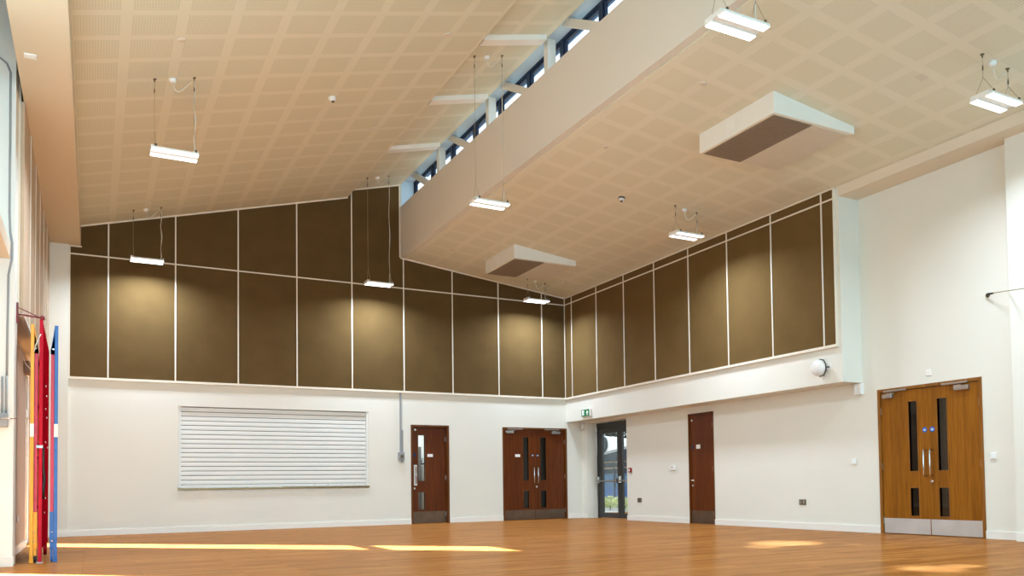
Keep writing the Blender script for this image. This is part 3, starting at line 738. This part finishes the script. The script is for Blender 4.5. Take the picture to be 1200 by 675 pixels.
wall_box('light_switch', 'white light switch right of the right double doors', 'switch', R3(-10.68, 1.09), RIGHT, 0.088, 0.088, 0.02, 'plastic', 'white light switches', [(-0.02, 0.02, -0.026, 0.026, 'sign_white')])
wall_box('blank_plate', 'small white blank plate above the right double doors', 'blank plate', R3(-9.73, 2.305), RIGHT, 0.088, 0.088, 0.012, 'plastic', None, [(-0.01, 0.01, -0.01, 0.01, 'white_trim')], 'cap')
wall_box('emergency_light', 'small white box light under the end of the right beam', 'light', R3(-8.50, 2.20), RIGHT, 0.14, 0.17, 0.06, 'plastic', None, [(-0.05, 0.0, -0.05, 0.06, 'sign_white'), (0.01, 0.055, -0.06, 0.05, 'white_trim')], 'lens')
pr_ = thing('motion_sensor', 'white motion sensor hanging under the beam left of the exit', 'sensor', (XR, -0.11, 2.20), RIGHT)
MB().lathe([(0.03, 0.085), (0.034, 0.04), (0.034, -0.05), (0.02, -0.085), (0.0001, -0.09)], (0, -0.045, 0), 'z', 18).box(-0.03, 0.03, -0.03, 0, -0.04, 0.06).build('body', 'plastic', pr_)
MB().lathe([(0.022, -0.084), (0.018, -0.087), (0.0001, -0.088)], (0, 0, 0), 'y', 14).build('lens', 'sign_white', pr_)

cd = thing('isolator_switch', 'grey isolator box with conduit rising to the panels beside the single door', 'switch', (-4.10, 0, 1.45), BACK)
MB().box(-0.065, 0.065, -0.06, 0, -0.075, 0.10).build('box', 'plastic_grey', cd, 0.005)
MB().lathe([(0.04, -0.06), (0.038, -0.078)], (0.01, 0, 0.01), 'y', 16).build('rotary_knob', 'steel_dk', cd)
MB().box(0.0, 0.05, -0.05, -0.01, -0.12, -0.075).build('cable_gland', 'plastic_grey', cd)
MB().box(-0.022, 0.012, -0.03, 0, 0.10, 1.376).build('conduit', 'plastic_grey', cd)
MB().box(0.018, 0.048, -0.02, 0, 0.10, 0.58).build('cable_cover', 'plastic_grey', cd)

# stay wire with hook at the far right
cw = thing('stay_wire', 'thin steel wire hooked to the white recess at the far right', 'wire', R3(-10.67, 3.213), RIGHT)
MB().lathe([(0.03, -0.003), (0.03, -0.012), (0.012, -0.02), (0.012, -0.04)], (0, 0, 0), 'y', 14).build('eye_plate', 'steel_dk', cw)
MB().tube([(0, -0.04, 0), (0.04, -0.055, 0.0), (0.13, -0.085, -0.008)], [0.010, 0.014, 0.010], 8).build('turnbuckle', 'black', cw)
MB().tube([(0.13, -0.085, -0.008), (0.25, -0.13, -0.022), (0.43, -0.195, -0.047), (0.744, -0.422, -0.113), (1.4, -0.90, -0.25), (2.6, -1.78, -0.50)], 0.006, 6).build('cable', 'wire', cw)

# crank operator box and cables on the left pier
cb = thing('window_crank', 'grey window crank box with handle on the left pier', 'crank', (-10.72, -6.7, 1.57), BACK)
MB().box(-0.07, 0.062, -0.09, 0, -0.075, 0.075).build('gear_box', 'plastic_grey', cb, 0.01)
MB().tube([(0.0, -0.09, 0.01), (0.0, -0.13, 0.012), (0.14, -0.13, 0.014)], 0.008, 8).build('crank_handle', 'chrome', cb)
for x_ in (0.005, 0.042): MB().tube([(x_, -0.03, 0.07), (x_, -0.03, 0.48 if x_ > 0.02 else 0.47)], 0.011, 8).build('drive_tube', 'plastic_grey', cb)
pts = [(-10.80, -6.72, 5.52), (-10.76, -6.72, 5.515), (-10.70, -6.715, 5.47), (-10.665, -6.715, 5.38), (-10.663, -6.715, 4.6), (-10.665, -6.715, 3.85), (-10.655, -6.715, 3.62), (-10.638, -6.715, 3.5), (-10.638, -6.715, 3.33), (-10.668, -6.715, 3.15), (-10.674, -6.715, 2.6), (-10.676, -6.715, 2.05)]
tag(MB().tube(pts, 0.011, 8).build('surface_cable', 'plastic_grey'), 'grey cable running down the left white pier', 'cable')

# ------------------------------------------------------------------ folded gymnastic climbing frames
def climbing_frame(name_mat, x, label, side, fr_mat, gx):
    """hinged gate folded against the wall: near post, second pole further back, corner gussets, rails"""
    t = thing('climbing_frame', label, 'climbing frame', (x, -6.35, 0), 0, 'folded gymnastic climbing frames')
    MB().box(-0.0175, 0.0175, -0.02, 0.02, 0.05, 2.69).build('near_post', fr_mat, t, 0.004)
    a_, b_ = sorted((side * 0.0185, side * 0.054))     # red pole bolted alongside, with plates at both corners
    MB().box(a_, b_, 0.022, 0.056, 0.57, 2.365).build('pole', 'red_light', t, 0.004)
    lo, hi = side * 0.0185, side * 0.056
    MB().prism([(lo, 2.365), (hi, 2.365), (hi, 2.40), (lo, 2.67)], 'y', 0.0, 0.018).prism([(lo, 2.365), (hi, 2.365), (hi, 2.40), (lo, 2.60)], 'y', 0.0, 0.07).build('corner_gusset', fr_mat, t)
    MB().prism([(lo, 0.15), (hi, 0.15), (hi, 0.57), (lo, 0.57)], 'y', 0.0, 0.07).build('corner_gusset', fr_mat, t)
    MB().box(a_ + 0.005, b_ - 0.005, 0.6, 0.64, 0.15, 2.40).build('far_post', fr_mat, t, 0.004)
    for z in (0.62, 1.2, 1.8, 2.3): MB().tube([((a_ + b_) / 2, 0.05, z), ((a_ + b_) / 2, 0.61, z)], 0.012, 8).build('rail', 'red', t)
    MB().box(-0.019, 0.019, -0.0235, -0.0205, 1.415, 1.565).build('label_plate', 'plastic', t)
    MB().box(-0.020, 0.020, -0.022, 0.022, 0.0, 0.05).build('foot', fr_mat, t, 0.004)
    c_ = MB().box(a_ + 0.005, b_ - 0.005, 0.0, 0.05, 0.08, 0.16).build('castor', fr_mat, t)
    MB().lathe([(0.045, -0.012), (0.05, -0.006), (0.05, 0.006), (0.045, 0.012)], (side * 0.036, 0.04, 0.05), 'x', 18).build('castor_wheel', 'rubber' if fr_mat == 'orange' else fr_mat, c_)
    for z in (0.24, 0.34, 2.42): MB().lathe([(0.008, -0.004), (0.008, 0.0)], (side * 0.03, 0.0, z), 'y', 10).build('bolt', 'chrome', t)
    return t
climbing_frame('orange', -10.463, 'orange-posted climbing frame folded by the left wall', 1, 'orange', 0.0)
climbing_frame('blue', -10.232, 'blue-posted climbing frame folded nearest the room', -1, 'blue', -0.062)
# red middle frame: post, tall deep red board running back, base plate, strap, far castor
t = thing('climbing_frame', 'tall red climbing frame between the orange and blue ones', 'climbing frame', (-10.38, -6.35, 0), 0, 'folded gymnastic climbing frames')
MB().box(-0.0175, 0.0175, -0.02, 0.02, 0.012, 2.75).build('near_post', 'red', t, 0.004)
MB().box(-0.03, 0.03, -0.09, 0.05, 0.0, 0.012).build('base_plate', 'steel', t)
xb = -0.010
v = []
for dx in (-0.013, 0.013): v += [(0.0 + dx, 0.02, 0.16), (0.0 + dx, 0.02, 2.74), (xb + dx, 1.85, 2.655), (xb + dx, 1.85, 0.129)]
MB().add(v, [(0, 1, 2, 3), (7, 6, 5, 4), (0, 4, 5, 1), (1, 5, 6, 2), (2, 6, 7, 3), (3, 7, 4, 0)]).build('side_board', 'red_dk', t)
for z in (0.55, 0.72, 1.36, 1.40, 1.72, 1.80, 1.98, 2.08):
    u = 0.35 + 0.45 * ((z * 7.3) % 1)
    MB().lathe([(0.010, 0.0), (0.010, 0.010)], (xb * u + 0.013, 1.85 * u, z), 'x', 8).build('peg', 'plastic', t)  # white dots added for the glint of reflective holes
MB().tube([(0.022, -0.015, 1.30), (0.030, -0.03, 1.28), (0.028, -0.01, 1.1), (0.036, 0.03, 0.95), (0.026, 0.02, 0.80), (0.030, 0.03, 0.72)], [0.006, 0.011, 0.013, 0.016, 0.018, 0.012], 8).build('strap', 'black', t)
MB().box(-0.04, 0.024, -0.026, -0.02, 1.29, 1.32).build('strap_clip', 'chrome', t)
c_ = MB().box(xb - 0.02, xb + 0.02, 1.40, 1.50, 0.07, 0.16).build('castor', 'red', t)
MB().lathe([(0.045, -0.018), (0.05, -0.008), (0.05, 0.008), (0.045, 0.018)], (xb, 1.45, 0.05), 'x', 18).build('castor_wheel', 'red_dk', c_)

# wall bracket holding the red frame
wb = thing('wall_bracket', 'dark red swing bracket from the left pier to the red frame', 'bracket', (-10.615, -6.42, 2.78), 0)
MB().box(0, 0.02, -0.018, 0.018, -0.10, 0.13).build('wall_plate', 'rust', wb)
MB().tube([(0.02, 0, 0.0), (0.235, 0.05, -0.012)], 0.010, 8).build('arm', 'rust', wb)
MB().tube([(0.02, 0, 0.075), (0.20, 0.045, -0.002)], 0.006, 8).build('stay', 'rust', wb)
MB().lathe([(0.022, -0.02), (0.022, 0.02)], (0.248, 0.05, -0.012), 'z', 12).build('socket', 'rust', wb)
hb = thing('wall_stop', 'brown wall block with dark pegs high on the left wall', 'bracket', (XLW, -3.25, 2.58), 0)
MB().box(0, 0.07, -0.16, 0.16, -0.085, 0.085).build('block', 'brown_block', hb, 0.006)
for z in (0.03, -0.05): MB().lathe([(0.012, 0.07), (0.012, 0.10), (0.03, 0.105), (0.03, 0.125)], (0, 0.0, z), 'x', 12).build('peg', 'black', hb)
tag(MB().tube([(-10.445, -6.385, 2.38), (-10.43, -6.40, 2.45), (-10.40, -6.39, 2.54), (-10.382, -6.385, 2.58)], 0.006, 6).build('tether_cord', 'cable'), 'short white cord tying the orange frame to the red one', 'cord')
pts = [(-10.73 + 0.01, -4.6, 2.72), (-10.70, -4.5, 2.71), (-10.69, -4.45, 2.64), (-10.66, -4.2, 2.52), (-10.60, -4.0, 2.46), (-10.52, -4.0, 2.45)]
tag(MB().tube(pts, 0.005, 6).build('tether_cord', 'cable'), 'thin pale cord looping from the left wall to the frames', 'cord')
wall_box('wall_socket', 'small pale socket low on the left wall', 'socket', (XLW, -4.35, 0.45), LEFT, 0.14, 0.085, 0.012, 'plastic')

# ------------------------------------------------------------------ rooms behind the vision panels
struct(MB().box(-6.0, 0.4, 2.2, 2.4, 0, 2.8), 'wall_corridor', 'white_trim', 'grey corridor wall seen through the door glass', 'wall')
struct(MB().box(-6.0, 0.4, 0.26, 2.4, 2.6, 2.8), 'ceiling_corridor', 'corridor', 'corridor ceiling behind the back wall doors', 'ceiling')
struct(MB().box(-2.45, -2.3, 0.26, 2.2, 0, 2.6), 'wall_corridor_middle', 'corridor_dark', 'dividing wall of the rooms behind the back wall', 'wall')
struct(MB().box(0.3, 0.42, 0.26, 2.4, 0, 2.8).box(-6.1, -5.95, 0.26, 2.4, 0, 2.8), 'wall_corridor_end', 'corridor_dark', 'end walls of the rooms behind the back wall', 'wall')
struct(MB().box(3.2, 3.4, -12, -7.5, 0, 2.8), 'wall_lobby', 'corridor', 'lobby wall seen through the right double doors', 'wall')
struct(MB().box(0.71, 3.4, -12, -7.5, 2.6, 2.8), 'ceiling_lobby', 'corridor', 'lobby ceiling behind the right double doors', 'ceiling')
struct(MB().box(0.71, 3.4, -12.2, -12, 0, 2.8).box(0.71, 3.4, -7.5, -7.3, 0, 2.8), 'wall_lobby_end', 'corridor_dark', 'end walls of the lobby', 'wall')
nb = thing('notice_sign', 'white notice sheet seen through the single door glass', 'notice', (-2.83, 2.2, 1.44), BACK)
MB().box(-0.09, 0.09, -0.006, 0, -0.13, 0.13).build('sheet', 'sign_white', nb)
MB().prism([(-0.05, -0.06), (0.0, 0.07), (0.012, 0.07), (-0.03, -0.06)], 'y', -0.009, -0.006).box(-0.05, 0.06, -0.009, -0.006, -0.09, -0.06).build('print_mark', 'black', nb)
cbn = thing('grey_locker', 'tall grey locker seen through the single door glass', 'locker', (-3.235, 1.9, 0), BACK)
MB().box(-0.2, 0.2, -0.2, 0.28, 0.02, 1.76).build('carcass', 'locker', cbn, 0.006)
MB().box(-0.19, 0.19, -0.22, -0.2, 0.05, 1.73).build('locker_door', 'locker', cbn, 0.004)
MB().box(-0.2, 0.2, -0.2, 0.28, 0.0, 0.02).build('plinth', 'black', cbn)

# ------------------------------------------------------------------ outdoors beyond the glazed exit
struct(MB().box(0.75, 30, 3.0, 30, -0.16, -0.06).box(4.0, 30, -8, 3.0, -0.16, -0.06), 'ground', 'concrete', 'pale paved yard outside the exit', 'ground')
cn = thing('sail_canopy', 'white sail canopy in the yard seen through the exit glass', 'canopy', (6.2, 7.5, -0.06), 0)
MB().prism([(-3.5, 1.98), (-3.5, 2.10), (0.8, 2.60), (3.5, 2.95), (3.5, 1.75), (0.8, 1.98), (-1.2, 2.18)], 'x', -0.2, 0.2).build('sail', 'canopy', cn)
for yy in (-3.3, 2.1): MB().tube([(0, yy, 0), (0, yy, 2.6)], 0.05, 10).build('post', 'fence_dark', cn)
MB().lathe([(0.30, -0.03), (0.30, 0.03)], (-0.25, 0.52, 2.29), 'x', 24).build('ventilation_disc', 'fence_dark', cn)
fn = thing('yard_fence', 'blue boarded fence with dark rails in the yard', 'fence', (7.2, 8.5, -0.06))
MB().box(-0.03, 0.03, -5, 5, 0.74, 1.26).build('board_panel', 'fence_blue', fn)
MB().box(-0.05, 0.05, -5, 5, 0.0, 0.74).build('plinth', 'eave', fn)
for q in range(8): MB().box(-0.07, -0.03, -4.2 + 1.2 * q, -4.13 + 1.2 * q, 0, 1.75).build('fence_post', 'fence_dark', fn)
for z in (1.45, 1.68): MB().box(-0.06, -0.03, -5, 5, z, z + 0.05).build('rail', 'sill_metal', fn)
sd = thing('yard_shelter', 'dark shed wall standing behind the yard fence', 'shed', (8.6, 9.5, -0.06))
MB().box(-0.4, 0.4, -6, 6, 0, 2.4).build('wall', 'fence_dark', sd)
MB().prism([(-0.6, 2.4), (0.6, 2.4), (0.6, 2.45), (-0.6, 2.5)], 'y', -6.2, 6.2).build('roof', 'fence_dark', sd)
def foliage(name, mat, parent, n_, sx, sy, sz, s0, s1, c=(0, 0, 0)):
    m = MB()
    for _ in range(n_):
        while True:
            p = Vector((random.uniform(-1, 1), random.uniform(-1, 1), random.uniform(-1, 1)))
            if p.length < 1: break
        p = Vector((c[0] + p.x * sx, c[1] + p.y * sy, c[2] + p.z * sz))
        a = Vector((random.gauss(0, 1), random.gauss(0, 1), random.gauss(0, 1))).normalized(); b = a.orthogonal().normalized()
        s_ = random.uniform(s0, s1)
        m.add([p - a * s_, p + b * s_ * 0.45, p + a * s_, p - b * s_ * 0.45], [(0, 1, 2, 3)])
    return m.build(name, mat, parent)
for i, (x, y, lab) in enumerate([(9.9, 14.2, 'dark green tree behind the yard fence, the left one'), (10.2, 11.3, 'dark green tree behind the yard fence, the right one')]):
    t = thing('yard_tree', lab, 'tree', (x, y, -0.06), 0, 'trees beyond the yard fence')
    MB().tube([(0, 0, 0), (0.05, 0.02, 1.2), (0, 0, 3.0)], [0.14, 0.11, 0.07], 10).build('trunk', 'bark', t)
    foliage('crown', 'leaf', t, 1700, 1.35, 1.4, 1.45, 0.10, 0.2, (0, 0, 3.9))
for i in range(6):
    t = thing('yard_shrub', ['pale leafy shrub in the yard, leftmost through the exit glass', 'pale leafy shrub, second from the left through the exit glass', 'pale leafy shrub in the middle of the exit glass', 'pale leafy shrub behind the exit door middle stile', 'pale leafy shrub in the right exit pane', 'pale leafy shrub at the far right of the exit glass'][i], 'shrub', (5.3, 8.2 - 0.56 * i, -0.06), 0, 'pale shrubs in the yard')
    foliage('leaves', 'leaf_light', t, 260, 0.26, 0.27, 0.22, 0.03, 0.07, (0, 0, 0.26))
    MB().tube([(0, 0, 0), (0, 0, 0.3)], 0.015, 6).build('stem', 'bark', t)

# ------------------------------------------------------------------ light
wd = bpy.data.worlds.new('sky'); scene.world = wd; wd.use_nodes = True
bg = wd.node_tree.nodes['Background']
bg.inputs[0].default_value = (0.86, 0.94, 1.0, 1); bg.inputs[1].default_value = 3.4

sd_ = Vector((1.0, -1.03, -0.5)).normalized()
for (tx, ty, tz, wid, gain) in [(-10.73, -2.2, 1.3, 0.10, 4.2), (-10.95, -8.3, 0.6, 0.075, 1.1)]:
    p = Vector((tx, ty, tz)) - sd_ * 120
    o = lamp('sunbeam', 'SPOT', p, (0, 0, 0), gain * 300 * 4 * PI * 14400, (0.84, 1.0, 1.2), spot_size=wid / 3, spot_blend=0.05, shadow_soft_size=0.4); aim(o, sd_)
a = lamp('daylight_fill_front', 'AREA', (-5.2, -23.5, 3.2), (0, 0, 0), 960, (0.52, 0.96, 1.24), shape='RECTANGLE', size=9.5, size_y=5.0); aim(a, (0, 1, 0.13))  # unseen fill lamp added for window light from behind the camera
for yl in (-10.6, -15.2):
    a = lamp('daylight_fill_left', 'AREA', (-10.0, yl, 2.6), (0, 0, 0), 170, (0.70, 0.94, 1.08), shape='RECTANGLE', size=2.4, size_y=4.4); aim(a, (1, 0.5, 0.2))  # unseen fill lamps added for daylight from the left glazing
lamp('corridor_fill', 'AREA', (-3.6, 1.2, 2.55), (0, 0, 0), 95, (0.9, 1.0, 1.08), size=0.8)  # unseen lamp added to brighten the view through the single door
lamp('corridor_fill', 'AREA', (-1.0, 1.2, 2.55), (0, 0, 0), 3, (1, 0.97, 0.92), size=0.5)  # unseen weak lamp added behind the back double doors
lamp('lobby_fill', 'AREA', (2.2, -9.0, 2.55), (0, 0, 0), 30, (1, 0.95, 0.88), size=0.5)  # unseen lamp added to lighten the right double doors' glass
a = lamp('left_pier_fill', 'AREA', (-10.76, -9.2, 4.0), (0, 0, 0), 22, (0.72, 0.98, 1.12), shape='RECTANGLE', size=0.22, size_y=3.0); aim(a, (0, 1, 0.08))  # unseen fill lamp added to brighten the left pier
# added spotlights stand in for reflected sunlight: soft patches on the floor at the right
for (x, y, rad, en) in [(-2.1, -9.45, 0.42, 2600), (-2.75, -9.75, 0.22, 1300), (-3.4, -12.62, 0.26, 2200), (-2.98, -12.62, 0.17, 1600), (-1.62, -10.15, 0.10, 1000)]:
    src = Vector((x - 1.6, y - 2.2, 5.2))
    o = lamp('glint_spot', 'SPOT', src, (0, 0, 0), en * 3.6, (0.70, 1.0, 1.7), spot_size=2 * math.atan(rad * 1.35 / (Vector((x, y, 0)) - src).length), spot_blend=1.0, shadow_soft_size=0.01)
    aim(o, Vector((x, y, 0)) - src)

# ------------------------------------------------------------------ camera
cam = bpy.data.cameras.new('camera'); co = bpy.data.objects.new('camera', cam); COL.objects.link(co)
from mathutils import Matrix
A = Vector((0.8712457, -0.49063416, -0.01445895)); B = Vector((-0.00452462, -0.03748352, 0.999287)); F = Vector((0.49082631, 0.87055908, 0.03487729))
co.matrix_world = Matrix(((A.x, B.x, -F.x, -9.85687), (A.y, B.y, -F.y, -17.56217), (A.z, B.z, -F.z, 0.78111), (0, 0, 0, 1)))
cam.sensor_fit = 'HORIZONTAL'; cam.sensor_width = 36; cam.lens = 29.63896
cam.shift_x = -0.0552835; cam.shift_y = 0.1642163
cam.clip_start = 0.05; cam.clip_end = 200
scene.camera = co
scene.view_settings.view_transform = 'Standard'
scene.view_settings.look = 'None'
scene.view_settings.exposure = -0.56
